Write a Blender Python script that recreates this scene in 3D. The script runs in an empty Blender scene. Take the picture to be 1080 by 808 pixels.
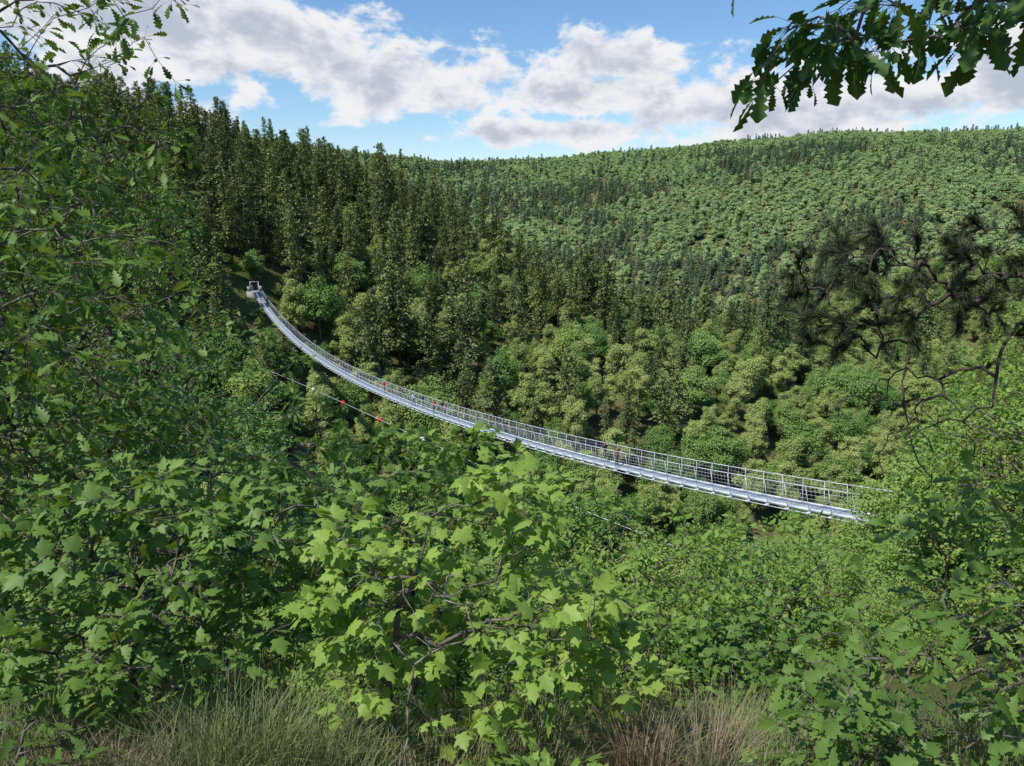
import bpy, math, numpy as np
from mathutils import Vector, Matrix
rng = np.random.default_rng(7)
scene = bpy.context.scene

# ------------------------------------------------------------------ helpers
def norm(v):
    v = np.asarray(v, float)
    return v / np.maximum(np.linalg.norm(v, axis=-1, keepdims=True), 1e-9)

class Geo:
    def __init__(s):
        s.V=[]; s.L=[]; s.S=[]; s.M=[]; s.A=[]; s.n=0
    def add(s, V, loops, sizes, mat=0, var=0.5):
        V=np.asarray(V,float).reshape(-1,3); loops=np.asarray(loops).ravel(); sizes=np.asarray(sizes).ravel()
        s.V.append(V); s.L.append(loops+s.n); s.S.append(sizes)
        s.M.append(np.full(len(sizes),mat)); s.A.append(np.broadcast_to(np.asarray(var,float),(len(sizes),)).copy())
        s.n+=len(V)
    def inst(s, tpl, R, T, sc, var, mat=0):
        tv,tl,ts=tpl; tv=np.asarray(tv,float); tl=np.asarray(tl); ts=np.asarray(ts)
        M=len(T)
        if M==0: return
        V=np.einsum('mij,nj->mni',R,tv)*np.asarray(sc).reshape(-1,1,1)+T[:,None,:]
        loops=(tl[None,:]+np.arange(M)[:,None]*len(tv)).ravel()
        s.add(V.reshape(-1,3),loops,np.tile(ts,M),mat,np.repeat(var,len(ts)))
    def tubes(s,P0,P1,r0,r1,sides=5,mat=0,var=0.5):
        P0=np.asarray(P0,float).reshape(-1,3);P1=np.asarray(P1,float).reshape(-1,3)
        m=len(P0); r0=np.broadcast_to(r0,(m,));r1=np.broadcast_to(r1,(m,))
        d=norm(P1-P0); ref=np.where(np.abs(d[:,2:3])>.9,[[1.,0,0]],[[0,0,1.]])
        a=norm(np.cross(d,ref)); b=np.cross(d,a)
        th=np.arange(sides)*2*np.pi/sides
        ring=np.cos(th)[None,:,None]*a[:,None]+np.sin(th)[None,:,None]*b[:,None]
        V=np.concatenate([P0[:,None]+ring*r0[:,None,None],P1[:,None]+ring*r1[:,None,None]],1)
        q=[]
        for i in range(sides):
            j=(i+1)%sides; q+=[i,i+sides,j+sides,j]
        q+=list(range(sides))+[sides+k for k in range(sides-1,-1,-1)]
        q=np.array(q); sz=[4]*sides+[sides,sides]
        loops=(q[None]+np.arange(m)[:,None]*2*sides).ravel()
        s.add(V.reshape(-1,3),loops,np.tile(sz,m),mat,var)
    def path(s,P,r,sides=6,mat=0):
        P=np.asarray(P,float); s.tubes(P[:-1],P[1:],r,r,sides,mat)
    def boxes(s,C,ux,uy,uz,mat=0,var=.5):
        C=np.asarray(C,float).reshape(-1,3); m=len(C)
        ux,uy,uz=[np.broadcast_to(np.asarray(u,float),(m,3)) for u in (ux,uy,uz)]
        sg=[(-1,-1,-1),(1,-1,-1),(1,1,-1),(-1,1,-1),(-1,-1,1),(1,-1,1),(1,1,1),(-1,1,1)]
        V=np.stack([C+a*ux+b*uy+c*uz for a,b,c in sg],1)
        q=np.array([0,3,2,1,4,5,6,7,0,1,5,4,1,2,6,5,2,3,7,6,3,0,4,7])
        s.add(V.reshape(-1,3),(q[None]+np.arange(m)[:,None]*8).ravel(),np.tile([4],6*m),mat,var)
    def mesh(s,name,mats,smooth=False):
        me=bpy.data.meshes.new(name)
        V=np.concatenate(s.V);L=np.concatenate(s.L).astype(np.int32);S=np.concatenate(s.S).astype(np.int32)
        me.vertices.add(len(V)); me.vertices.foreach_set('co',V.astype(np.float32).ravel())
        me.loops.add(len(L)); me.loops.foreach_set('vertex_index',L)
        me.polygons.add(len(S))
        st=np.concatenate([[0],np.cumsum(S)[:-1]]).astype(np.int32)
        me.polygons.foreach_set('loop_start',st); me.polygons.foreach_set('loop_total',S)
        me.polygons.foreach_set('material_index',np.concatenate(s.M).astype(np.int32))
        if smooth: me.polygons.foreach_set('use_smooth',np.ones(len(S),bool))
        at=me.attributes.new('var','FLOAT','FACE'); at.data.foreach_set('value',np.concatenate(s.A).astype(np.float32))
        for m in mats: me.materials.append(m)
        me.update(calc_edges=True); me.validate()
        return me
    def obj(s,name,mats,smooth=False,parent=None,link=True):
        ob=bpy.data.objects.new(name,s.mesh(name,mats,smooth))
        if link: scene.collection.objects.link(ob)
        if parent: ob.parent=parent
        return ob

def empty(name):
    e=bpy.data.objects.new(name,None); scene.collection.objects.link(e); return e

def frames(d,n):
    y=norm(d); x=norm(np.cross(y,n)); z=np.cross(x,y)
    return np.stack([x,y,z],-1)

# ------------------------------------------------------------------ materials
def new_mat(name):
    m=bpy.data.materials.new(name); m.use_nodes=True
    nt=m.node_tree; nt.nodes.clear(); out=nt.nodes.new('ShaderNodeOutputMaterial')
    return m,nt,out
def leaf_mat(name,dark,light,transl=.35,rough=.5,tint=(1.25,1.15,.6),spec=.35,obw=.45,alt=None):
    m,nt,out=new_mat(name); N=nt.nodes.new; K=nt.links.new
    at=N('ShaderNodeAttribute'); at.attribute_name='var'
    oi=N('ShaderNodeObjectInfo')
    ad=N('ShaderNodeMath'); ad.operation='MULTIPLY_ADD'; ad.inputs[1].default_value=1-obw
    mu=N('ShaderNodeMath'); mu.operation='MULTIPLY'; mu.inputs[1].default_value=obw
    K(oi.outputs['Random'],mu.inputs[0]); K(at.outputs['Fac'],ad.inputs[0]); K(mu.outputs[0],ad.inputs[2])
    cr=N('ShaderNodeValToRGB'); cr.color_ramp.elements[0].color=(*dark,1); cr.color_ramp.elements[1].color=(*light,1)
    cr.color_ramp.elements[0].position=.1; cr.color_ramp.elements[1].position=.95
    K(ad.outputs[0],cr.inputs[0]); col=cr.outputs[0]
    if alt:   # hue differs from one tree to the next
        wn=N('ShaderNodeTexWhiteNoise'); wn.noise_dimensions='1D'; K(oi.outputs['Random'],wn.inputs['W'])
        ma=N('ShaderNodeMix'); ma.data_type='RGBA'; ma.blend_type='MULTIPLY'; ma.inputs['Factor'].default_value=1
        c2=N('ShaderNodeValToRGB'); c2.color_ramp.elements[0].color=(1,1,1,1); c2.color_ramp.elements[1].color=(*alt,1)
        K(wn.outputs['Value'],c2.inputs[0]); K(col,ma.inputs['A']); K(c2.outputs[0],ma.inputs['B']); col=ma.outputs['Result']
    if spec>0:
        pb=N('ShaderNodeBsdfPrincipled'); pb.inputs['Roughness'].default_value=rough
        pb.inputs['Specular IOR Level'].default_value=spec; K(col,pb.inputs['Base Color'])
    else:
        pb=N('ShaderNodeBsdfDiffuse'); K(col,pb.inputs[0])
    if transl>0:
        tr=N('ShaderNodeBsdfTranslucent'); mc=N('ShaderNodeMix'); mc.data_type='RGBA'; mc.blend_type='MULTIPLY'
        mc.inputs['Factor'].default_value=1; mc.inputs['B'].default_value=(*tint,1)
        K(col,mc.inputs['A']); K(mc.outputs['Result'],tr.inputs[0])
        mx=N('ShaderNodeMixShader'); mx.inputs[0].default_value=transl
        K(pb.outputs[0],mx.inputs[1]); K(tr.outputs[0],mx.inputs[2]); K(mx.outputs[0],out.inputs[0])
    else: K(pb.outputs[0],out.inputs[0])
    return m
def noise_mat(name,c1,c2,scale=3,rough=.8,metal=0,bump=.3,spec=.3):
    m,nt,out=new_mat(name); N=nt.nodes.new; K=nt.links.new
    tc=N('ShaderNodeTexCoord'); no=N('ShaderNodeTexNoise'); no.inputs['Scale'].default_value=scale; no.inputs['Detail'].default_value=5
    K(tc.outputs['Object'],no.inputs['Vector'])
    cr=N('ShaderNodeValToRGB'); cr.color_ramp.elements[0].color=(*c1,1); cr.color_ramp.elements[1].color=(*c2,1)
    cr.color_ramp.elements[0].position=.35; cr.color_ramp.elements[1].position=.68
    K(no.outputs['Fac'],cr.inputs[0])
    pb=N('ShaderNodeBsdfPrincipled'); pb.inputs['Roughness'].default_value=rough; pb.inputs['Metallic'].default_value=metal
    pb.inputs['Specular IOR Level'].default_value=spec
    K(cr.outputs[0],pb.inputs['Base Color'])
    if bump:
        b=N('ShaderNodeBump'); b.inputs['Strength'].default_value=bump; K(no.outputs['Fac'],b.inputs['Height']); K(b.outputs[0],pb.inputs['Normal'])
    K(pb.outputs[0],out.inputs[0]); return m

M_bark=noise_mat('bark',(.06,.05,.042),(.20,.175,.15),18)
M_lichen=noise_mat('lichen_bark',(.10,.08,.06),(.30,.28,.24),26)
M_pinebark=noise_mat('pine_bark',(.04,.030,.024),(.11,.085,.07),10)
M_con=leaf_mat('conifer_needles',(.115,.170,.075),(.285,.350,.140),0,spec=0,obw=.65,alt=(1.12,1.05,.9))
M_dec=leaf_mat('broadleaf_foliage',(.175,.270,.075),(.35,.45,.140),.2,spec=0,obw=.55,alt=(.72,.88,.88))
M_decl=leaf_mat('light_foliage',(.250,.345,.105),(.43,.51,.180),.2,spec=0,obw=.55,alt=(1.05,1.0,1.1))
M_nearl=leaf_mat('thicket_leaf',(.185,.285,.068),(.36,.47,.140),.3,spec=0,obw=.4,alt=(.9,1.,1.1))
M_farc=leaf_mat('distant_conifer_hazed',(.175,.240,.150),(.275,.350,.200),0,spec=0,obw=.55)  # paler, bluer needles: aerial haze put into the base colour
M_fard=leaf_mat('distant_broadleaf_hazed',(.285,.385,.160),(.44,.53,.225),0,spec=0,obw=.65,alt=(.85,.94,.98))  # distance haze painted into the leaf colour as well
M_maple=leaf_mat('maple_leaf',(.135,.255,.042),(.34,.475,.100),.42,.5,spec=.3)
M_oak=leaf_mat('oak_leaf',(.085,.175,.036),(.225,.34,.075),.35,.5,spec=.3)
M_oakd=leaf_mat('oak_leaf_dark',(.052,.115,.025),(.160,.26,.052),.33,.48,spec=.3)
M_pine=leaf_mat('pine_needle',(.032,.050,.024),(.080,.102,.045),.1,.6,spec=.2)
M_grass=leaf_mat('grass_blade',(.12,.17,.060),(.28,.33,.14),.25,.6,spec=.2)
M_dry=leaf_mat('dry_grass_blade',(.22,.17,.11),(.46,.38,.25),.25,.6,(1,1,1),spec=.1)
M_steel=noise_mat('galvanised_steel',(.52,.56,.62),(.62,.66,.71),6,.6,0,.05,.3)
M_deck=noise_mat('steel_grating',(.28,.32,.37),(.38,.42,.47),9,.75,0,.1,.2)
M_conc=noise_mat('concrete',(.28,.27,.25),(.42,.40,.37),3,.9)
M_wood=noise_mat('weathered_timber',(.13,.07,.04),(.26,.15,.09),5,.8)
M_rock=noise_mat('rock',(.12,.105,.09),(.30,.265,.23),.9,.9,0,.8)

# ------------------------------------------------------------------ terrain
def ts2xy(t,s): return (-.489*t+.872*s, .872*t+.489*s)
cps=[]
for s in (-120,-70,-30,0,35,70,120,180):
    o=-.17*max(s,0)
    for t,z in ((-40,8),(0,-1.6),(22,-18),(45,-37),(78,-72),(105,-78)):
        x,y=ts2xy(t,s); cps.append((x,y,z+o*(1 if t<60 else .1)))
for s,zz in ((-60,-10),(0,-14),(35,-17.8)):
    x,y=ts2xy(187,s); cps.append((x,y,zz))
for s in (-60,0,35): cps.append((*ts2xy(145,s),-54))
for s in (0,35): cps.append((*ts2xy(172,s),-33))
for s in (90,130,170): cps.append((*ts2xy(150,s),-54-(s-90)*.05))
cps+=[(-144,330,26),(-200,300,33),(-95,325,12),(-42,320,-2),(-7,300,-21),(38,280,-41),(100,250,-56),(-100,250,1),(-60,240,-16),(0,230,-38),
 (60,360,-66),(150,330,-70),(-20,420,-42),(200,240,-66),(-300,420,55),(-150,450,12),
 (-300,1000,88),(-132,1100,70),(100,1150,80),(367,1100,101),(643,1000,100),(900,900,103),(1200,700,98),
 (-132,750,12),(100,700,-3),(100,520,-45),(300,700,28),(300,500,-16),(520,520,20),(520,740,58),(250,380,-42),(380,330,-14),(320,200,-40),(500,150,0),
 (0,1600,30),(600,1600,50),(1300,1300,60),(-700,1300,60),(-600,600,80),(-300,150,20),(0,-200,40),(300,-200,20),(-300,-200,40),(-700,-300,50),(900,-200,40)]
cps=np.array(cps,float)
def tpsK(r2): return .5*r2*np.log(np.maximum(r2,1e-9))
SC=300.
X=cps[:,:2]/SC; n=len(X)
K=tpsK(((X[:,None]-X[None])**2).sum(-1))+np.eye(n)*1e-4
Pm=np.hstack([np.ones((n,1)),X]); Am=np.block([[K,Pm],[Pm.T,np.zeros((3,3))]])
W=np.linalg.solve(Am,np.concatenate([cps[:,2],np.zeros(3)]))
_tab=np.random.default_rng(3).random((256,256))
def vnoise(x,y):
    xi=np.floor(x).astype(int);yi=np.floor(y).astype(int);fx=x-xi;fy=y-yi
    fx=fx*fx*(3-2*fx);fy=fy*fy*(3-2*fy)
    g=lambda a,b:_tab[a%256,b%256]
    return (g(xi,yi)*(1-fx)+g(xi+1,yi)*fx)*(1-fy)+(g(xi,yi+1)*(1-fx)+g(xi+1,yi+1)*fx)*fy
def height(x,y):
    x=np.atleast_1d(np.asarray(x,float)).ravel();y=np.atleast_1d(np.asarray(y,float)).ravel()
    out=np.empty(len(x))
    for i in range(0,len(x),20000):
        q=np.stack([x[i:i+20000],y[i:i+20000]],1)/SC
        out[i:i+20000]=tpsK(((q[:,None]-X[None])**2).sum(-1))@W[:n]+W[n]+q@W[n+1:]
    out=np.clip(out,-82,125)
    R=np.hypot(x,y)
    f=np.clip((R-1500)/900,0,1); out=out*(1-f)+35*f
    out+= (vnoise(x/45,y/45)-.5)*6*np.clip((R-60)/100,0,1)+(vnoise(x/9,y/9)-.5)*1.4*np.clip((R-10)/30,0,1)
    near=-1.6-.34*y-.62*np.logaddexp(0,(y-4.4)*1.5)/1.5-.02*x+(vnoise(x*1.3,y*1.3)-.5)*.18
    w=np.clip((R-7)/13,0,1); w=w*w*(3-2*w)
    return near*(1-w)+out*w
NG=340
u=np.linspace(-1,1,NG); gx=4500*np.sinh(6.8*u)/np.sinh(6.8)
GX,GY=np.meshgrid(gx,gx+0.0,indexing='ij')
GZ=height(GX.ravel(),GY.ravel())
g=Geo(); idx=np.arange(NG*NG).reshape(NG,NG)
q=np.stack([idx[:-1,:-1],idx[1:,:-1],idx[1:,1:],idx[:-1,1:]],-1).reshape(-1)
g.add(np.stack([GX.ravel(),GY.ravel(),GZ],1),q,np.full(len(q)//4,4))
m,nt,out=new_mat('forest_floor'); N=nt.nodes.new; Kk=nt.links.new
tc=N('ShaderNodeTexCoord'); n1=N('ShaderNodeTexNoise'); n1.inputs['Scale'].default_value=.05; n1.inputs['Detail'].default_value=6
n2=N('ShaderNodeTexNoise'); n2.inputs['Scale'].default_value=6; n2.inputs['Detail'].default_value=5
Kk(tc.outputs['Object'],n1.inputs['Vector']);Kk(tc.outputs['Object'],n2.inputs['Vector'])
cr=N('ShaderNodeValToRGB'); e=cr.color_ramp.elements; e[0].position=.35;e[0].color=(.07,.11,.035,1);e[1].position=.7;e[1].color=(.17,.155,.095,1)
cr2=N('ShaderNodeValToRGB'); e=cr2.color_ramp.elements; e[0].color=(.45,.4,.35,1);e[1].color=(1.4,1.3,1.1,1)
mx=N('ShaderNodeMix');mx.data_type='RGBA';mx.blend_type='MULTIPLY';mx.inputs['Factor'].default_value=1
Kk(n1.outputs['Fac'],cr.inputs[0]);Kk(n2.outputs['Fac'],cr2.inputs[0]);Kk(cr.outputs[0],mx.inputs['A']);Kk(cr2.outputs[0],mx.inputs['B'])
pb=N('ShaderNodeBsdfDiffuse');Kk(mx.outputs['Result'],pb.inputs[0]);Kk(pb.outputs[0],out.inputs[0])
g.obj('ground_terrain',[m],smooth=True)

# ------------------------------------------------------------------ bridge geometry line
by=np.array([24,40,52.5,63.3,93.7,122.2,164,181.]); bz=np.array([-12.3,-16.1,-18.5,-20.0,-23.3,-24.9,-21.2,-17.0])
bc=np.polyfit(by/100,bz,4)
def bridge(y): return np.stack([-60.5+.5612*(180-y),y,np.polyval(bc,y/100)],-1)
def bridge_limit(x,y):
    """highest canopy that keeps the viewpoint's outlook on the footbridge open"""
    r=x/np.maximum(y,.1); yb=40.5/np.maximum(.5612+r,.05)
    inside=(r>-.36)&(r<.44+2.6/np.maximum(y,1))&(y<yb+1)
    zb=np.polyval(bc,yb/100)
    return np.where(inside,y*zb/yb-.9-.008*y,1e3)

# ------------------------------------------------------------------ leaf templates
def fold(V,k=.18,c=.12):
    V=np.array([(x,y,0) for x,y in V],float); V[:,2]=-k*np.abs(V[:,0])-c*V[:,1]**2; return V
half=[(.0,.0),(.17,-.07),(.36,.0),(.27,.14),(.40,.25),(.56,.50),(.37,.45),(.25,.50),(.23,.70),(.11,.76),(0,1.)]
outl=half+[(-x,y) for x,y in half[-2:0:-1]]
mv=fold(outl+[(0,.33)]); nl=len(outl); ml=[]
mv[-1,2]+=.03
for i in range(nl): ml+=[i,(i+1)%nl,nl]
T_maple=(mv,ml,[3]*nl)
ys=[0,.1,.2,.3,.4,.5,.6,.7,.8,.9,1.]; ws=[.015,.04,.13,.07,.2,.11,.28,.15,.26,.13,.02]
ov=[(0,y) for y in ys]+[(w,y+.03) for w,y in zip(ws,ys)]+[(-w,y+.03) for w,y in zip(ws,ys)]
ov=fold(ov,-.25,.18); ol=[]
for i in range(10): ol+=[i,11+i,12+i,i+1, i,i+1,23+i,22+i]
T_oak=(ov,ol,[4]*20)
sv=fold([(0,0),(.24,.28),(.26,.52),(.13,.8),(0,1),(-.13,.8),(-.26,.52),(-.24,.28)],-.3,.15)
T_ovate=(sv,[0,1,2,3,4,0,4,5,6,7],[5,5])
T_dia=(np.array([(0,0,0),(.3,.5,.06),(0,1,-.05),(-.3,.5,.06)]),[0,1,2,3],[4])
T_ndl=(np.array([(-.03,0,0),(.03,0,0),(0,1,0)]),[0,1,2],[3])

def runit(r,m): return norm(r.normal(size=(m,3)))

# ------------------------------------------------------------------ tree prototypes (instanced collections)
def broadleaf(name,seed,H,R,nleaf,ls,mat,low=.22,K=38):
    r=np.random.default_rng(seed); g=Geo()
    c=runit(r,K)*(r.random((K,1))**.4); cen=np.array([0,0,H*(.5+low/2)])
    rad=np.array([R*.78,R*.78,H*(.5-low/2)*.88]); C=cen+c*rad
    C[:,:2]*=(1.12-.5*np.clip((C[:,2:3]/H-.5)*2,0,1))
    LR=R*(.15+.22*r.random(K))
    top=np.array([r.normal()*.1,r.normal()*.1,H*.8])
    tp=np.array([[0,0,-1.],[.05*r.normal(),0,H*.25],[top[0]*.6,top[1]*.6,H*.5],top])
    rr=H*.018*np.array([1.3,1,.7,.3])
    g.tubes(tp[:-1],tp[1:],rr[:-1],rr[1:],6,1)
    for k in range(K):
        s=tp[1]+(tp[2]-tp[1])*r.random() if C[k,2]<H*.6 else tp[2]+(top-tp[2])*r.random()*.6
        mid=(s+C[k])/2+np.array([0,0,-.04*H])*r.random()
        g.tubes([s,mid],[mid,C[k]],[H*.006,H*.004],[H*.004,H*.0015],3,1)
    k=r.choice(K,nleaf,p=LR**1.8/(LR**1.8).sum())
    d=norm(r.normal(size=(nleaf,3))+np.array([0,0,.45]))
    lump=1+.25*np.sin(d[:,0]*7+k*3)*np.sin(d[:,1]*6+k)+.15*np.sin(d[:,2]*11+k*2)
    rad_=LR[k]*(.5+.6*r.random(nleaf)**.7)*lump
    P=C[k]+d*rad_[:,None]*np.array([1.05,1.05,.8])
    nn=norm(d*.6+r.normal(size=(nleaf,3))*.4+np.array([0,0,.65]))
    dd=norm(np.cross(nn,runit(r,nleaf)))
    g.inst(T_dia,frames(dd,nn)*np.array([1.35,1,1]),P,ls*(.6+.8*r.random(nleaf)),np.clip(r.random(nleaf)*.6+(r.random(K)*.4)[k],0,1))
    return g.obj(name,[mat,M_bark],link=False)
def conifer(name,seed,H,R,mat,start=.2,dens=1.,ln=.55,m=5,pw=.8):
    r=np.random.default_rng(seed); g=Geo()
    lean=r.normal(size=2)*.012
    g.tubes([[0,0,-1],[0,0,H*.5]],[[0,0,H*.5],[lean[0]*H,lean[1]*H,H*.98]],[H*.014,H*.009],[H*.009,H*.002],5,1)
    P=[];D=[];A=[]
    nw=int(30*dens); zs=start+(1-start-.015)*np.linspace(0,1,nw)
    lob=r.random(6)*6.28
    for zf in zs:
        f=(zf-start)/(1-start)
        L0=R*((1-f)**pw)*(.5+.5*min(1,f*4+.2))+.15
        for b in range(int(4+3*(1-f))):
            if r.random()<.15: continue
            az=r.random()*6.283; L=L0*(.45+.6*r.random())*(1+.28*math.sin(az*2+zf*14+lob[0])); nb=max(2,int(L/.4))
            var=r.random(); up=.25+.5*f
            s=(np.arange(nb)+r.random(nb)*.6+.4)/nb
            x=s*L; z=zf*H+L*(up*s-.6*s**2)+r.normal()*.12
            lat=r.normal(size=nb)*.14*L*s
            ca,sa=math.cos(az),math.sin(az)
            ox,oy=lean*H*max(0,(zf-.5)*2)
            pts=np.stack([x*ca-lat*sa+ox,x*sa+lat*ca+oy,z],1)
            g.tubes([[ox,oy,zf*H]],[[ox+L*.8*ca,oy+L*.8*sa,zf*H+L*(up*.8-.38)]],.025*L0,.008,3,1)
            P.append(np.repeat(pts,m,0)); A.append(np.full(nb*m,var))
            D.append(norm(np.array([ca,sa,.05])*.8+r.normal(size=(nb*m,3))*.55+np.array([0,0,.2])))
    P=np.concatenate(P)+r.normal(size=(sum(map(len,P)),3))*.1;D=np.concatenate(D);A=np.concatenate(A)
    mm=len(P)
    g.inst((T_dia[0]*np.array([.75,1,1]),T_dia[1],T_dia[2]),frames(D,runit(r,mm)*.5+np.array([0,0,1])),P,ln*(.6+.7*r.random(mm)),np.clip(A*.5+r.random(mm)*.5,0,1))
    return g.obj(name,[mat,M_pinebark],link=False)
def coll(name,obs):
    c=bpy.data.collections.new(name)
    for o in obs: c.objects.link(o)
    return c
C_con=coll('conifer_kinds',[conifer('conifer_a',1,17,3.6,M_con,.10,1.1,.48,7),conifer('conifer_b',2,18,3.2,M_con,.2,1.15,.48,7),conifer('conifer_c',3,15,3.5,M_con,.34,1.,.50,7,pw=.55),conifer('conifer_d',4,19,3.2,M_con,.42,1.,.48,7,pw=.6),conifer('conifer_e',5,17,2.9,M_con,.05,1.2,.48,7)])
C_dec=coll('broadleaf_kinds',[broadleaf('broadleaf_a',11,10,3.6,12000,.22,M_dec),broadleaf('broadleaf_b',12,11,3.2,12000,.21,M_decl),broadleaf('broadleaf_c',13,9,3.8,12000,.22,M_dec),broadleaf('broadleaf_d',14,12,3.1,12000,.21,M_decl,.15),broadleaf('broadleaf_e',15,11,3.4,12000,.21,M_decl,.12,28)])
C_near=coll('near_broadleaf_kinds',[broadleaf('near_a',21,8,2.7,32000,.10,M_nearl,.1,60),broadleaf('near_b',22,8,2.9,32000,.105,M_dec,.08,60),broadleaf('near_c',23,8,2.4,30000,.10,M_nearl,.05,60)])
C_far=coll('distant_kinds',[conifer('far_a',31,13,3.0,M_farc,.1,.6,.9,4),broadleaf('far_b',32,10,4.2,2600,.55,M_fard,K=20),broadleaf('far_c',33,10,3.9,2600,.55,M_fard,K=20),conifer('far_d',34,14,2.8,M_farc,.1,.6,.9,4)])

def scatter(name,P,rot,sc,idx,collection):
    me=bpy.data.meshes.new(name); P=np.asarray(P,np.float32)
    me.vertices.add(len(P)); me.vertices.foreach_set('co',P.ravel())
    for nm,ty,arr,key in (('rot','FLOAT_VECTOR',rot,'vector'),('scl','FLOAT_VECTOR',sc,'vector')):
        a=me.attributes.new(nm,ty,'POINT'); a.data.foreach_set(key,np.asarray(arr,np.float32).ravel())
    a=me.attributes.new('idx','INT','POINT'); a.data.foreach_set('value',np.asarray(idx,np.int32))
    ob=bpy.data.objects.new(name,me); scene.collection.objects.link(ob)
    ng=bpy.data.node_groups.new(name+'_scatter','GeometryNodeTree')
    ng.interface.new_socket('Geometry',in_out='INPUT',socket_type='NodeSocketGeometry')
    ng.interface.new_socket('Geometry',in_out='OUTPUT',socket_type='NodeSocketGeometry')
    N=ng.nodes.new; L=ng.links.new
    gi=N('NodeGroupInput');go=N('NodeGroupOutput');ip=N('GeometryNodeInstanceOnPoints');ci=N('GeometryNodeCollectionInfo')
    ci.inputs['Collection'].default_value=collection; ci.inputs['Separate Children'].default_value=True; ci.inputs['Reset Children'].default_value=True
    def na(n,t):
        x=N('GeometryNodeInputNamedAttribute'); x.data_type=t; x.inputs['Name'].default_value=n; return x
    L(gi.outputs[0],ip.inputs['Points']);L(ci.outputs[0],ip.inputs['Instance']);ip.inputs['Pick Instance'].default_value=True
    L(na('idx','INT').outputs['Attribute'],ip.inputs['Instance Index'])
    L(na('rot','FLOAT_VECTOR').outputs['Attribute'],ip.inputs['Rotation'])
    L(na('scl','FLOAT_VECTOR').outputs['Attribute'],ip.inputs['Scale'])
    L(ip.outputs[0],go.inputs[0])
    md=ob.modifiers.new('scatter','NODES'); md.node_group=ng
    return ob
def jgrid(x0,x1,y0,y1,sp):
    a,b=np.meshgrid(np.arange(x0,x1,sp),np.arange(y0,y1,sp)); a=a.ravel();b=b.ravel()
    return a+rng.uniform(-.5,.5,len(a))*sp*.95, b+rng.uniform(-.5,.5,len(b))*sp*.95
def rs(n,s,j=.14):
    rot=np.stack([rng.normal(size=n)*.03,rng.normal(size=n)*.03,rng.random(n)*6.283],1)
    w=1+rng.normal(size=n)*j
    return rot,np.stack([s*w,s*w,s],1)

# far bank + spur + near bank
x,y=jgrid(-400,500,8,440,7.3); kk=(-.489*x+.872*y)>60; x,y=x[kk],y[kk]
x2,y2=jgrid(-60,80,8,100,4.3); kk=(-.489*x2+.872*y2)<=60; x=np.concatenate([x,x2[kk]]); y=np.concatenate([y,y2[kk]])
x3,y3=jgrid(-220,200,100,400,12); x4,y4=jgrid(-82,-22,112,190,3.4)
x=np.concatenate([x,x3,x4]); y=np.concatenate([y,y3,y4])   # understorey fill
small=np.zeros(len(x),bool); small[len(x)-len(x3)-len(x4):]=True; tiny=np.zeros(len(x),bool); tiny[len(x)-len(x4):]=True
t=-.489*x+.872*y; s=.872*x+.489*y; R=np.hypot(x,y)
keep=(np.abs(x)<y*.88+22)&(R>17)
x,y,t,s,R,small,tiny=[a[keep] for a in (x,y,t,s,R,small,tiny)]; z=height(x,y)
patch=vnoise(x/38+5,y/38+9)*.6+vnoise(x/14,y/14)*.4
pc=np.clip(.64+(z+40)/90,.36,.90); pc=np.where(t<105,.12,pc)
pc=np.where((x>90)&(y>270),.45,pc)
iscon=(rng.random(len(x))*.5+patch*.7)<pc*1.02
near=(R<75)&(t<85)
iscon&=~near; iscon&=~small
Hc=np.array([17,18,15,19.,17]);Hd=np.array([10,11,9,12.,11])
kc=rng.integers(0,5,len(x));kd=rng.integers(0,5,len(x));kn=rng.integers(0,3,len(x))
h=np.where(iscon,13+17*rng.random(len(x))**1.3,rng.uniform(9,17,len(x))); h=np.where(near,rng.uniform(4.5,9,len(x)),h)
h=np.where(small&~near,rng.uniform(5,9,len(x)),h); h=np.where(tiny,rng.uniform(2.5,5,len(x)),h)
lim=bridge_limit(x,y)-z
h2=np.minimum(h,lim)
yb=np.clip(y,24,181); bl=bridge(yb); dl=np.abs((x-bl[:,0])*.872+(y-bl[:,1])*.489)
under=(dl<4.5)&(t>5)&(t<188); h2=np.where(under,np.minimum(h2,bl[:,2]-1.8-z),h2)
ok=(h2>1.5)&~((np.hypot(x+61,y-182)<5))&~((np.hypot(x+43,y-147)<3.6))
x,y,z,h2,iscon,near,kc,kd,kn=[a[ok] for a in (x,y,z,h2,iscon,near,kc,kd,kn)]
# taller trees beside the near end of the bridge
ex=np.array([(17.9,32.6,11.0),(20.3,34.0,10.8),(22.5,34,12),(24,38,12),(21.5,30.5,10.5),(23.5,31.5,12),(28,42,12),(27,36,12),(18.3,26,9.2),(20.5,27.5,10)]); ne=len(ex)
x=np.append(x,ex[:,0]);y=np.append(y,ex[:,1]);z=np.append(z,height(ex[:,0],ex[:,1]));h2=np.append(h2,ex[:,2]);iscon=np.append(iscon,[False]*ne);near=np.append(near,[True]*ne);kc=np.append(kc,[0]*ne);kd=np.append(kd,[0]*ne);kn=np.append(kn,[2,0,1,2,0,2,0,2,1,0])
def emit(name,mask,Hs,k,c):
    n_=mask.sum(); sc=h2[mask]/Hs[k[mask]]; rot,sl=rs(n_,sc)
    sl[:,:2]=np.maximum(sl[:,:2],.40)
    scatter(name,np.stack([x[mask],y[mask],z[mask]-.2],1),rot,sl,k[mask],c)
emit('conifer_forest',iscon,Hc,kc,C_con)
emit('broadleaf_forest',~iscon&~near,Hd,kd,C_dec)
emit('near_bank_thicket',near,np.array([8,8,8.]),kn,C_near)
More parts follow.
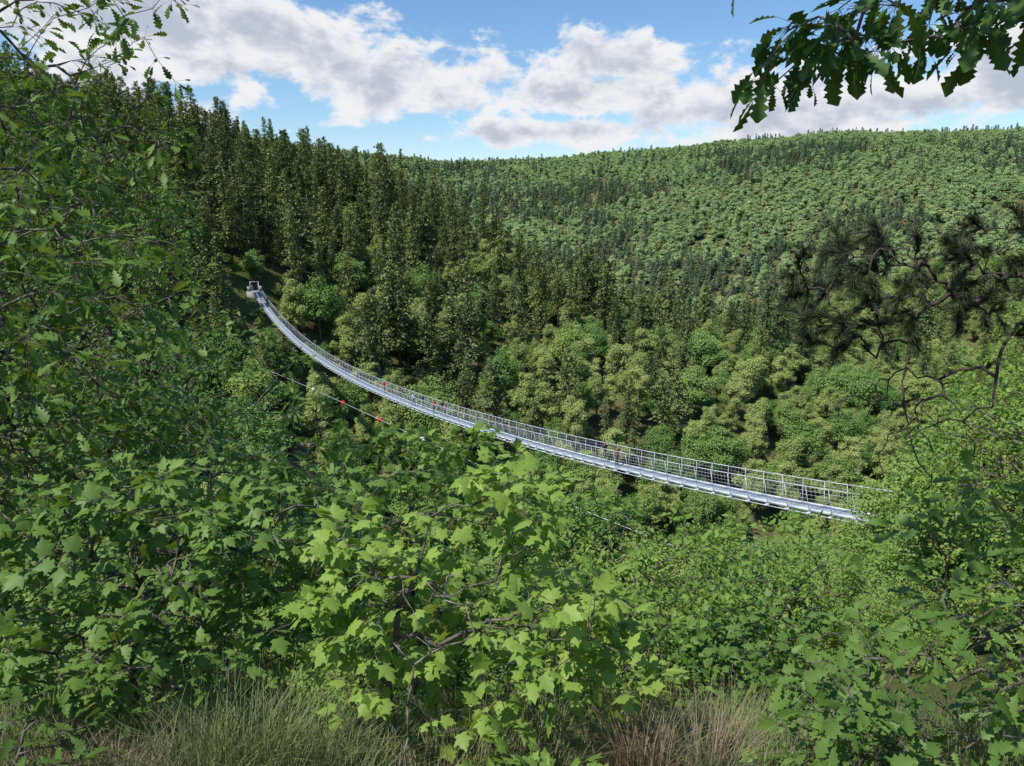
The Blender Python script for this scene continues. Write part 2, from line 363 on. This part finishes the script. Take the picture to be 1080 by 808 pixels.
# distant hillside
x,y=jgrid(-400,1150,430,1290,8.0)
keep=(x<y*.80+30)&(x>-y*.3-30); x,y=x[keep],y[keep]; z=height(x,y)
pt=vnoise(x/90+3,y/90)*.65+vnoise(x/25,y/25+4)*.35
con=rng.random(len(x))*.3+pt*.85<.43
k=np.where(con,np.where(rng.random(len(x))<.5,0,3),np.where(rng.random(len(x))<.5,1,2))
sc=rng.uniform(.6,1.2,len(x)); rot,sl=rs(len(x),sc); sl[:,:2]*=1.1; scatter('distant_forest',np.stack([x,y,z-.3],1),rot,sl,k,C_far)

# rock outcrop under the far abutment
def rocks(name,seed,items):
    r=np.random.default_rng(seed)
    g=Geo()
    for (px,py,dz,sx) in items:
        bpy.ops.mesh.primitive_ico_sphere_add(subdivisions=4,radius=1); o=bpy.context.object
        V=np.array([v.co[:] for v in o.data.vertices]); L_=np.array([i_ for p in o.data.polygons for i_ in p.vertices]); bpy.data.objects.remove(o)
        for _ in range(22):
            a=runit(r,1)[0]; c=.5+.3*r.random(); dd=V@a; V=V-np.outer(np.maximum(dd-c,0)*.95,a)
        V+= .05*np.sin(V*9+r.random(3)*6)[:,[1,2,0]]
        V=V*np.array([sx,sx*.8,sx*1.3])+np.array([px,py,float(height([px],[py])[0])+dz])
        g.add(V,L_,np.full(len(L_)//3,3))
    g.obj(name,[M_rock])
rocks('rock_outcrop',4,[(-44,148,1.6,2.8),(-41.5,146,1.2,2.4),(-46.5,149.5,2.4,2.3),(-42.5,149.5,3.0,2.0),(-39.5,144.5,.6,1.8)])

# ------------------------------------------------------------------ foreground plants
def ell(r,c,rad,m):
    p=runit(r,m)*(r.random((m,1))**.38); return np.array(c)+p*np.array(rad)
def grow(r,trunk,targets,step=.16,depthw=.12,arch=.10):
    tr=[np.array(trunk[0],float)]
    for a,b in zip(trunk[:-1],trunk[1:]):
        a=np.array(a,float);b=np.array(b,float);k=max(2,int(np.linalg.norm(b-a)/(step*1.5)))
        for i in range(1,k+1): tr.append(a+(b-a)*i/k+r.normal(size=3)*step*.08)
    N=np.zeros((60000,3)); par=np.full(60000,-1); dep=np.zeros(60000)
    n_=len(tr); N[:n_]=tr; par[1:n_]=np.arange(n_-1); dep[1:n_]=np.arange(1,n_)*step
    st=max(1,n_//4)
    T=targets[np.argsort(np.linalg.norm(targets-tr[-1],axis=1))]
    for p in T:
        d=np.linalg.norm(N[:n_]-p,axis=1)+depthw*dep[:n_]; d[:st]+=5
        j=int(d.argmin()); v=p-N[j]; L=np.linalg.norm(v); k=max(2,int(L/step)); a=N[j].copy(); last=j
        wob=r.normal(size=3)*.07*L
        for i in range(1,k+1):
            f=i/k; q=a+v*f+np.array([0,0,arch*L*math.sin(math.pi*f)])+wob*math.sin(math.pi*f)+r.normal(size=3)*step*.07
            N[n_]=q; par[n_]=last; dep[n_]=dep[last]+L/k; last=n_; n_+=1
    N=N[:n_];par=par[:n_]; has=np.zeros(n_,bool); has[par[1:]]=True
    cnt=np.where(has,0,1).astype(float)
    for i in range(n_-1,0,-1): cnt[par[i]]+=cnt[i]
    return N,par,cnt,len(tr)
def plant(name,seed,trunk,targets,tpl,ls,mats,step=.16,per=3,maxcnt=2,rtip=.0022,pw=.5,upn=1.,spread=.6,droop=.15,arch=.1,pet=.5,rtmax=.12,petiole=True):
    r=np.random.default_rng(seed); N,par,cnt,nt_=grow(r,trunk,targets,step,arch=arch)
    g=Geo(); i=np.arange(1,len(N)); rad=np.minimum(rtip*cnt**pw,rtmax)
    g.tubes(N[par[i]],N[i],rad[par[i]]*.97,rad[i],5,1)
    if per>0:
        tips=np.where((cnt<=maxcnt)&(np.arange(len(N))>=nt_))[0]
        P=np.repeat(N[tips],per,0); ax=np.repeat(norm(N[tips]-N[par[tips]]),per,0); m=len(P)
        side=runit(r,m); d=norm(ax*.55+side*1.0*spread*1.4+np.array([0,0,-droop]))
        d[:,2]*=.7; d=norm(d)
        pl=ls*pet*(.5+r.random(m)); Q=P+d*pl[:,None]
        if petiole: g.tubes(P,Q,.0011,.0009,3,1)
        nn=norm(np.array([0,0,upn])+r.normal(size=(m,3))*.45+d*0.25)
        dd=norm(d+np.array([0,0,-droop])*.8)
        br=vnoise(P[:,0]*2.2+9,P[:,2]*2.2+P[:,1])
        g.inst(tpl,frames(dd,nn),Q,ls*(.4+.8*r.random(m)),np.clip(r.random(m)*.6+br*.5,0,1))
    return g.obj(name,mats)

r=np.random.default_rng(50)
gz=lambda x,y: float(height([x],[y])[0])
# left oak: trunk outside the view, boughs sweeping in
tg=np.concatenate([ell(r,(-4.3,6.0,1.35),(1.9,1.4,1.4),230),ell(r,(-3.9,6.0,.3),(1.6,1.3,.8),220),ell(r,(-3.25,4.9,-1.0),(1.4,1.2,1.35),400),ell(r,(-4.4,5.5,-.3),(1.6,1.6,1.6),180)])
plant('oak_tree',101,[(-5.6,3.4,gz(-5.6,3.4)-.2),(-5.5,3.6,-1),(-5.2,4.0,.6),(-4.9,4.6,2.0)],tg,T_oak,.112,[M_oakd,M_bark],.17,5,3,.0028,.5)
# tall ash trees further down the slope on the left
for sd,c,rad,cnt_ in ((125,(-8.3,15.5,-.4),(2.1,2,2.0),520),(126,(-11.5,17,.5),(2.8,2.2,2.8),500),(127,(-6.6,13,-3.2),(2.0,1.6,1.6),360)):
    tg=ell(r,c,rad,cnt_); zz=gz(c[0],c[1])
    plant('ash_tree',sd,[(c[0],c[1],zz-.3),(c[0]+.1,c[1],zz*.6+c[2]*.4),(c[0],c[1],c[2]+.6)],tg,T_ovate,.105,[M_oak,M_bark],.26,7,3,.004,.5,petiole=False)
# lower left maple
tg=np.concatenate([ell(r,(-2.1,3.9,-2.0),(1.15,.75,.72),260),ell(r,(-2.6,5.2,-2.4),(1.6,1.0,1.1),220),ell(r,(-1.3,5.2,-2.4),(1.1,.8,.7),120)])
plant('maple_tree',102,[(-2.6,4.6,gz(-2.6,4.6)-.2),(-2.5,4.5,-2.6),(-2.3,4.4,-2.0)],tg,T_maple,.095,[M_oak,M_bark],.15,5,3,.0024,.5)
# low saplings along the path edge
for sd,c,rad,cnt_,tp,mt in ((141,(-2.25,3.05,-2.32),(.5,.3,.22),46,T_oak,M_oakd),(142,(.1,2.95,-2.45),(.35,.25,.12),18,T_maple,M_maple),(143,(1.55,3.1,-2.5),(.5,.3,.16),34,T_maple,M_oak)):
    tg=ell(r,c,rad,cnt_); zz=gz(c[0],c[1]); plant('sapling',sd,[(c[0],c[1],zz-.1),(c[0],c[1],c[2]-.05)],tg,tp,.095,[mt,M_bark],.12,3,2,.002,.5)
# centre maple sapling
tg=np.concatenate([ell(r,(-.25,3.75,-2.15),(.95,.6,.55),170),ell(r,(.02,3.85,-1.5),(.3,.2,.28),24),ell(r,(-.75,3.8,-1.75),(.4,.3,.3),30),ell(r,(.5,3.8,-2.3),(.35,.4,.35),24)])
plant('maple_tree',103,[(-.62,3.7,gz(-.62,3.7)-.2),(-.66,3.65,-2.4),(-.6,3.7,-2.0),(-.5,3.75,-1.8)],tg,T_maple,.102,[M_maple,M_bark],.14,4,2,.0022,.47,upn=1.0)
# leafless lichen-covered stems
tg=ell(r,(-.42,3.15,-1.8),(.3,.2,.36),12)
plant('dead_shrub',104,[(-.5,3.05,gz(-.5,3.05)-.1),(-.52,3.08,-2.5),(-.48,3.1,-2.2),(-.44,3.1,-2.0)],tg,T_maple,.1,[M_bark,M_lichen],.11,0,rtip=.0022,pw=.55,arch=-.05)
tg=ell(r,(.28,3.45,-1.95),(.2,.15,.45),8)
plant('dead_shrub',105,[(.12,3.4,gz(.12,3.4)-.1),(.14,3.4,-2.6),(.2,3.4,-2.3)],tg,T_maple,.1,[M_bark,M_lichen],.11,0,rtip=.0022,pw=.55,arch=-.05)
# shrubs behind the sapling
for sd,c,rad,cnt_,tp,mt,ls in ((111,(-1.2,8.0,-3.2),(2.0,1.4,1.0),400,T_maple,M_maple,.105),(112,(1.3,8.2,-4.1),(1.5,1.3,1.0),320,T_ovate,M_maple,.095),
     (113,(-3.6,8.5,-2.6),(1.7,1.4,1.6),360,T_oak,M_oak,.11),(114,(3.6,9.0,-4.9),(1.7,1.3,1.2),360,T_ovate,M_maple,.095),(115,(.6,5.6,-3.5),(1.1,.8,.7),220,T_ovate,M_maple,.085),(116,(2.0,5.6,-3.7),(1.1,.8,.6),180,T_maple,M_oak,.09)):
    tg=ell(r,c,rad,cnt_); zz=gz(c[0],c[1])
    plant('shrub',sd,[(c[0],c[1],zz-.2),(c[0]+.1,c[1],zz*.5+c[2]*.5),(c[0],c[1],c[2]-.1)],tg,tp,ls,[mt,M_bark],.2,6,3,.0025,.5,petiole=False)
# ash trees on the right
for sd,c,rad,cnt_ in ((121,(8.6,11.5,-3.8),(2.2,2,2.0),700),(122,(7.4,9.3,-5.4),(1.9,1.6,1.6),450),(123,(11.2,15,-3.5),(2.2,2,2.1),560)):
    tg=ell(r,c,rad,cnt_); zz=gz(c[0],c[1])
    plant('ash_tree',sd,[(c[0],c[1],zz-.3),(c[0]+.1,c[1],zz*.6+c[2]*.4),(c[0],c[1],c[2]+.6)],tg,T_ovate,.095,[M_maple,M_bark],.24,7,3,.004,.5,petiole=False)
# right oak: low spray and overhead bough from trunks outside the view
tg=np.concatenate([ell(r,(2.15,3.2,-2.05),(.75,.5,.5),85),ell(r,(1.75,3.3,-2.4),(.5,.4,.3),30),ell(r,(2.3,3.4,-1.45),(.35,.4,.25),22)])
plant('oak_tree',131,[(3.6,2.9,gz(3.6,2.9)-.2),(3.5,3.0,-2.0),(3.1,3.1,-2.0),(2.7,3.15,-2.0)],tg,T_oak,.118,[M_oak,M_bark],.13,4,3,.0024,.5)
tg=np.concatenate([ell(r,(1.6,3.0,.74),(.5,.25,.14),38),ell(r,(1.12,3.0,.58),(.28,.2,.12),18),ell(r,(1.95,3.05,.82),(.4,.3,.16),32),ell(r,(1.2,3.0,.97),(.5,.2,.12),14),
   ell(r,(.7,1.7,2.9),(1.5,.9,.45),300),ell(r,(2.4,2.2,2.2),(.9,.8,.5),90)])  # unseen crown leaves overhead, added toward the sun to shade the bough
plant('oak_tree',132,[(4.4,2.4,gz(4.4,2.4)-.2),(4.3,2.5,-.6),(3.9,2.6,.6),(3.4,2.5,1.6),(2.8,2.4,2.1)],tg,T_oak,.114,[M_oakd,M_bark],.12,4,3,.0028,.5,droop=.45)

# pine on the right
r=np.random.default_rng(77)
tg=np.concatenate([ell(r,(2.1,4.3,-.42),(.62,.35,.38),130),ell(r,(2.75,4.3,-.32),(.4,.35,.36),60),ell(r,(2.2,4.2,-1.02),(.55,.3,.18),34),ell(r,(2.45,4.2,-1.35),(.35,.25,.3),22)])
N_,par,cnt,ntk=grow(r,[(5.8,4.5,gz(5.8,4.5)-.3),(5.6,4.5,-1),(5.3,4.5,-.1),(4.2,4.4,-.15),(3.3,4.35,-.4)],tg,.09,arch=.14)
g=Geo(); i=np.arange(1,len(N_)); rad=np.minimum(.0031*cnt**.42,.09); g.tubes(N_[par[i]],N_[i],rad[par[i]]*.97,rad[i],5,1)
tips=np.where((cnt<=1)&(np.arange(len(N_))>=ntk)&(N_[:,2]>-.88))[0]
per=105; P=np.repeat(N_[tips],per,0); ax=np.repeat(norm(N_[tips]-N_[par[tips]]),per,0); m=len(P)
P=P+ax*(r.random((m,1))-.5)*.10; d=norm(ax*1.1+runit(r,m)*.75)
g.inst(T_ndl,frames(d,runit(r,m)),P,.082*(.7+.5*r.random(m)),r.random(m))
g.obj('pine_tree',[M_pine,M_pinebark])

# grass
def grass(name,seed,tufts,mat):
    r=np.random.default_rng(seed); g=Geo()
    for (cx,cy,rad,nb,L) in tufts:
        a=r.random(nb)*6.283; q=rad*np.sqrt(r.random(nb)); bx=cx+np.cos(a)*q;byy=cy+np.sin(a)*q
        bz_=height(bx,byy)-.02; base=np.stack([bx,byy,bz_],1)
        az=a+r.normal(size=nb)*.8; out=np.stack([np.cos(az),np.sin(az),np.zeros(nb)],1)
        ln=L*(.5+.6*r.random(nb)); lean=.15+.75*r.random(nb)**1.3
        perp=np.stack([-np.sin(az),np.cos(az),np.zeros(nb)],1)*(.0018+.0012*r.random(nb))[:,None]
        V=[]
        for s_,w in ((0,1),(.35,.9),(.7,.6)):
            c=base+out*(ln*lean*s_**2)[:,None]+np.array([0,0,1])*(ln*(s_-.35*lean*s_**2))[:,None]
            V+=[c-perp*w,c+perp*w]
        V.append(base+out*(ln*lean)[:,None]+np.array([0,0,1])*(ln*(1-.35*lean))[:,None])
        V=np.stack(V,1); l=np.array([0,1,3,2,2,3,5,4,4,5,6])
        g.add(V.reshape(-1,3),(l[None]+np.arange(nb)[:,None]*7).ravel(),np.tile([4,4,3],nb),0,np.repeat(r.random(nb),3))
    g.obj(name,[mat])
r=np.random.default_rng(5)
tf=[(-3.0+r.random()*2.5,2.7+r.random()*1.3,.16,110,.25+.2*r.random()) for _ in range(30)]+[(r.uniform(-4.5,4),r.uniform(3.2,6.5),.2,120,.5) for _ in range(90)]
tf+=[(-1.3,3.15,.2,420,.72),(-1.05,3.25,.16,300,.66),(-1.5,3.1,.16,260,.62),(-.8,3.1,.14,180,.5)]+[(r.uniform(1.0,3.2),r.uniform(3,4.4),.2,120,.35) for _ in range(26)]
grass('grass',1,tf,M_grass)
tf=[(.45+r.random()*.8,3.1+r.random()*.7,.13,90,.45+.2*r.random()) for _ in range(9)]+[(-2.3+r.random()*.9,2.9+r.random()*.3,.15,110,.42) for _ in range(9)]+[(r.uniform(-2.6,2),r.uniform(2.9,4),.2,60,.35) for _ in range(26)]
grass('dry_grass',2,tf,M_dry)

# ------------------------------------------------------------------ footbridge
root=empty('suspension_footbridge')
yy=[24.0]
while yy[-1]<180.5: yy.append(yy[-1]+1.31)
B=bridge(np.array(yy)); e=norm(B[1:]-B[:-1]); SD=np.array([.872,.489,0]); up=norm(np.cross(SD,e)); up=np.where(up[:,2:3]<0,-up,up)
mid=(B[1:]+B[:-1])/2; hl=np.linalg.norm(B[1:]-B[:-1],axis=1)[:,None]/2
W2=.58
g=Geo(); g.boxes(mid,SD*(W2-.03),e*(hl-.004),up*.02); g.obj('deck_grating',[M_deck],parent=root)
g=Geo()
for sgn in (-1,1): g.boxes(mid+SD*sgn*W2+up*.0,SD*.025,e*(hl-.001),up*.09)
g.obj('edge_beams',[M_steel],parent=root)
g=Geo(); eU=np.vstack([up,up[-1:]]); eE=np.vstack([e,e[-1:]])
g.boxes(B-eU*.145,SD*.90,eE*.045,eU*.05)
g.obj('cross_beams',[M_steel],parent=root)
g=Geo()
HR=1.42
def rail(sgn,f): return B+SD*sgn*(W2+.06+.16*f)+eU*(f*HR)
for sgn in (-1,1): g.tubes(rail(sgn,-.1),rail(sgn,1),.018,.018,5)
g.obj('rail_posts',[M_steel],parent=root)
g=Geo()
for sgn in (-1,1):
    g.path(rail(sgn,1.0),.028); g.path(rail(sgn,-.13)+SD*sgn*.12,.025)
    for f in (.18,.34,.5,.66,.82): g.path(rail(sgn,f),.005,4)
g.obj('cables_and_handrails',[M_steel],parent=root)
g=Geo()
for sgn in (-1,1):
    a=rail(sgn,.08);b=rail(sgn,1.)
    for f in (.2,.4,.6,.8): 
        g.tubes(a[:-1]*(1-f)+a[1:]*f,b[:-1]*(1-f)+b[1:]*f,.003,.003,3)
g.obj('wire_mesh',[M_steel],parent=root)
for k,(P,dr) in enumerate(((B[-1],e[-1]),(B[0],-e[0]))):
    dh=norm(np.array([dr[0],dr[1],0])); Z=np.array([0,0,1.])
    g=Geo(); g.boxes([P+dh*1.8-Z*1.6],SD*1.9,dh*1.75,Z*1.45)
    g.boxes([P+dh*.5+SD*s_*1.35+Z*.35 for s_ in (-1,1)],SD*.28,dh*.45,Z*.62)
    g.obj('anchor_block_%d'%k,[M_conc],parent=root)
    g=Geo()
    for s_ in (-1,1):
        g.tubes([P+dh*.6+SD*s_*.95],[P+dh*.6+SD*s_*.95+Z*2.1],.09,.09,8)
        g.tubes([P+dh*.6+SD*s_*.95+Z*1.5],[P+dh*4.5+SD*s_*1.2-Z*.6],.03,.03,6)
    g.tubes([P+dh*.6-SD*.95+Z*2.05],[P+dh*.6+SD*.95+Z*2.05],.06,.06,8); g.obj('portal_frame_%d'%k,[M_steel],parent=root)
    g=Geo()
    for j in range(12): g.boxes([P+dh*(3.4+.3*j)+Z*(.0+.17*j)],SD*.8,dh*.16,Z*.03)
    for s_ in (-1,1):
        g.tubes([P+dh*3.2+SD*s_*.85+Z*.9],[P+dh*7+SD*s_*.85+Z*3.0],.05,.05,6)
        for j in range(6): g.tubes([P+dh*(3.3+.7*j)+SD*s_*.85+Z*(-.2+.38*j)],[P+dh*(3.3+.7*j)+SD*s_*.85+Z*(.95+.38*j)],.04,.04,6)
        g.boxes([P+dh*5.1+SD*s_*.82+Z*.8],SD*.03,(dh*.87+Z*.49)*2.0,Z*.1)
    g.obj('timber_steps_%d'%k,[M_wood],parent=root)

# marker-ball cable
cp=np.array([(-56,162,-31),(-30.4,120,-28.7),(-17.6,105,-27.7),(-2,75,-26.6),(14.6,45,-22.0),(20.5,28,-17.5)],float)
tq=np.linspace(0,1,6); tt=np.linspace(0,1,60)
cc=[np.polyfit(tq,cp[:,k],3) for k in range(3)]
ev=lambda t_: np.stack([np.polyval(c,t_) for c in cc],-1)
cr_=empty('marker_ball_cable'); g=Geo(); g.path(ev(tt),.03,5); g.obj('steel_cable',[M_steel],parent=cr_)
M_red=noise_mat('red_plastic',(.60,.03,.02),(.70,.05,.03),4,.4,0,0); M_wht=noise_mat('white_plastic',(.75,.75,.72),(.8,.8,.8),4,.4,0,0)
for k,(t_,mm) in enumerate(((.19,M_wht),(.27,M_red),(.36,M_red),(.45,M_wht))):
    bpy.ops.mesh.primitive_uv_sphere_add(segments=24,ring_count=14,radius=.34,location=tuple(ev(np.array(t_))))
    o=bpy.context.object; o.name='marker_ball_%d'%(k+1); o.data.materials.append(mm); o.data.polygons.foreach_set('use_smooth',[True]*len(o.data.polygons)); o.parent=cr_
    g=Geo(); c=ev(np.array(t_)); g.tubes([c-norm(ev(np.array(t_+.01))-c)*.4],[c+norm(ev(np.array(t_+.01))-c)*.4],.06,.06,8); g.obj('ball_clamp_%d'%(k+1),[M_steel],parent=cr_)

# ------------------------------------------------------------------ people
def flat(name,c,rough=.8): return noise_mat(name,tuple(v*.85 for v in c),c,14,rough,0,.1)
skin=flat('skin',(.45,.26,.18),.5); hairs=[flat('hair_dark',(.03,.02,.015)),flat('hair_brown',(.10,.06,.03))]
def person_mesh(stride,h):
    s=h/1.75
    V=[(0,0,.95),(0,0,1.15),(0,0,1.36),(0,.0,1.49),(0,.014,1.58),(0,.018,1.69)]
    for sx in (1,-1):
        st=stride*sx
        V+=[(.095*sx,0,.86),(.10*sx,.16*st+.04,.48),(.10*sx,.26*st-(.10 if st<0 else 0),.09+(.05 if st<0 else 0)),(.10*sx,.26*st-(.10 if st<0 else 0)+.14,.04)]
    for sx in (1,-1):
        st=-stride*sx
        V+=[(.17*sx,0,1.38),(.23*sx,.05*st,1.12),(.23*sx,.16*st+.08,.90),(.22*sx,.18*st+.11,.80)]
    E=[(0,1),(1,2),(2,3),(3,4),(4,5),(0,6),(6,7),(7,8),(8,9),(0,10),(10,11),(11,12),(12,13),(2,14),(14,15),(15,16),(16,17),(2,18),(18,19),(19,20),(20,21)]
    Rd=[(.15,.11),(.13,.10),(.16,.11),(.052,.052),(.088,.105),(.085,.10)]+[(.09,.09),(.06,.06),(.042,.042),(.035,.03)]*2+[(.055,.055),(.042,.042),(.032,.032),(.035,.022)]*2
    me=bpy.data.meshes.new('sk'); me.from_pydata([tuple(c*s for c in v) for v in V],E,[]); ob=bpy.data.objects.new('sk',me); scene.collection.objects.link(ob)
    ob.modifiers.new('s','SKIN')
    sk=me.skin_vertices[0].data
    for i_,rr in enumerate(Rd): sk[i_].radius=(rr[0]*s,rr[1]*s)
    sk[0].use_root=True
    ob.modifiers.new('b','SUBSURF').levels=2
    dg=bpy.context.evaluated_depsgraph_get(); m2=bpy.data.meshes.new_from_object(ob.evaluated_get(dg))
    bpy.data.objects.remove(ob); return m2,s
def person(y_b,off,shirt,pants,hair,stride,h,heading):
    me,s=person_mesh(stride,h)
    ms=[flat('shirt',shirt),flat('trousers',pants),skin,hairs[hair],flat('shoes',(.06,.06,.06))]
    me.materials.clear()
    for m_ in ms: me.materials.append(m_)
    for p in me.polygons:
        c=p.center/s; p.use_smooth=True
        if c.z>1.68 or (c.z>1.54 and c.y<-.02): k=3
        elif c.z>1.45: k=2
        elif c.z<.10: k=4
        elif abs(c.x)>.185 and c.z<1.2: k=2
        elif c.z>.95: k=0
        elif c.z<.5 and pants[2]>.1: k=2
        else: k=1
        p.material_index=k
    zs=[v.co.z for v in me.vertices]
    ob=bpy.data.objects.new('person',me); scene.collection.objects.link(ob)
    p=bridge(np.array(float(y_b))); p=p+SD*off; ob.location=(p[0],p[1],p[2]+.02-min(zs))
    ob.rotation_euler=(0,0,math.radians(heading)); return ob
# heading 29 = towards the far bank, 209 = towards the viewpoint
person(104.5,.1,(.75,.05,.04),(.04,.05,.10),0,1,1.80,209)
person(94.2,-.25,(.8,.8,.82),(.03,.04,.09),1,-1,1.84,209)
person(92.6,.25,(.05,.08,.35),(.20,.20,.22),0,1,1.74,209)
person(88.6,-.2,(.75,.08,.12),(.03,.03,.05),0,1,1.78,29)
person(87.2,.25,(.03,.04,.10),(.03,.03,.05),1,-1,1.84,29)
person(86.0,-.1,(.70,.25,.40),(.05,.06,.12),1,1,1.70,209)
person(59.0,.15,(.05,.05,.06),(.10,.10,.12),0,-1,1.78,209)
person(57.2,-.15,(.30,.08,.08),(.04,.04,.06),0,1,1.72,209)
person(115.0,0,(.7,.7,.7),(.08,.09,.14),0,1,1.75,29)

# ------------------------------------------------------------------ camera, sun, sky
cam=bpy.data.cameras.new('camera'); co=bpy.data.objects.new('camera',cam); scene.collection.objects.link(co)
cam.lens=26.67; cam.sensor_width=36; cam.clip_end=8000; cam.clip_start=.05
co.rotation_euler=(math.radians(90-12.27),0,0); scene.camera=co
EL,AZ=math.radians(54),math.radians(-128)
sd=Vector((math.sin(AZ)*math.cos(EL),math.cos(AZ)*math.cos(EL),math.sin(EL)))
L=bpy.data.lights.new('sun','SUN'); L.energy=5.0; L.angle=math.radians(.5); L.color=(1,.96,.89)
lo=bpy.data.objects.new('sun',L); scene.collection.objects.link(lo); lo.rotation_euler=sd.to_track_quat('Z','Y').to_euler()
w=bpy.data.worlds.new('World'); scene.world=w; w.use_nodes=True; nt=w.node_tree; nt.nodes.clear()
w.cycles.sampling_method='MANUAL'; w.cycles.sample_map_resolution=256
N=nt.nodes.new; Lk=nt.links.new
def math_(op,a,b=None,c=None):
    x_=N('ShaderNodeMath'); x_.operation=op
    for i_,v in enumerate((a,b,c)):
        if v is None: continue
        if isinstance(v,(int,float)): x_.inputs[i_].default_value=v
        else: Lk(v,x_.inputs[i_])
    return x_.outputs[0]
sky=N('ShaderNodeTexSky'); sky.sky_type='NISHITA'; sky.sun_disc=False; sky.sun_elevation=EL; sky.sun_rotation=AZ; sky.air_density=1.0; sky.dust_density=.2; sky.ozone_density=3.0
hs=N('ShaderNodeHueSaturation'); hs.inputs['Saturation'].default_value=1.15; Lk(sky.outputs[0],hs.inputs['Color'])
tc=N('ShaderNodeTexCoord'); sp=N('ShaderNodeSeparateXYZ'); Lk(tc.outputs['Generated'],sp.inputs[0])
az=math_('MULTIPLY',math_('ARCTAN2',sp.outputs[0],sp.outputs[1]),57.2958)
el0=math_('MULTIPLY',math_('ARCSINE',sp.outputs[2]),57.2958)
BL=[(-24,12.0,11,5.5),(-15,11.6,7,3.0),(-8.6,9.4,8.5,2.8),(6.4,10.8,5.6,2.0),(4.5,8.6,8.0,2.0),(20,7.2,15,3.2),(34,8.4,10,3.2),(4,6.0,11,1.2)]
def blobs(el):
    f=None
    for a,e_,ra,re in BL:
        da=math_('MULTIPLY_ADD',az,1/ra,-a/ra); de=math_('MULTIPLY_ADD',el,1/re,-e_/re)
        v=math_('MULTIPLY_ADD',da,da,math_('MULTIPLY',de,de))
        f=v if f is None else math_('MINIMUM',f,v)
    return math_('MAXIMUM',math_('SUBTRACT',1.0,math_('SQRT',f)),-.65)
def noise_at(el,detail):
    cv=N('ShaderNodeCombineXYZ'); Lk(math_('MULTIPLY',az,.07),cv.inputs[0]); Lk(math_('MULTIPLY',el,.12),cv.inputs[1])
    no=N('ShaderNodeTexNoise'); no.noise_dimensions='2D'; no.inputs['Scale'].default_value=3.4; no.inputs['Detail'].default_value=detail; no.inputs['Roughness'].default_value=.60; no.inputs['Distortion'].default_value=.12
    Lk(cv.outputs[0],no.inputs['Vector']); return math_('MULTIPLY',math_('SUBTRACT',no.outputs['Fac'],.5),2.4)
el1=math_('ADD',el0,.9)
b0=blobs(el0)
d0=math_('ADD',b0,noise_at(el0,8)); d1=math_('ADD',b0,noise_at(el1,4))
def mrange(v,a,b,c,d_,sm=True):
    x_=N('ShaderNodeMapRange'); x_.interpolation_type='SMOOTHSTEP' if sm else 'LINEAR'
    Lk(v,x_.inputs[0])
    for i_,q_ in enumerate((a,b,c,d_)): x_.inputs[1+i_].default_value=q_
    return x_.outputs[0]
mask=mrange(d0,-.10,.34,0,1); shade=mrange(d1,.15,1.1,0,1)
cc_=N('ShaderNodeMix'); cc_.data_type='RGBA'; cc_.inputs['A'].default_value=(5.8,5.9,6.1,1); cc_.inputs['B'].default_value=(3.3,3.65,4.3,1); Lk(shade,cc_.inputs['Factor'])
mm=N('ShaderNodeMix'); mm.data_type='RGBA'; Lk(mask,mm.inputs['Factor']); Lk(hs.outputs[0],mm.inputs['A']); Lk(cc_.outputs['Result'],mm.inputs['B'])
bg=N('ShaderNodeBackground'); bg.inputs[1].default_value=.15; Lk(mm.outputs['Result'],bg.inputs[0]); wo=N('ShaderNodeOutputWorld'); Lk(bg.outputs[0],wo.inputs[0])
scene.view_settings.view_transform='Standard'; scene.view_settings.look='None'; scene.view_settings.exposure=0
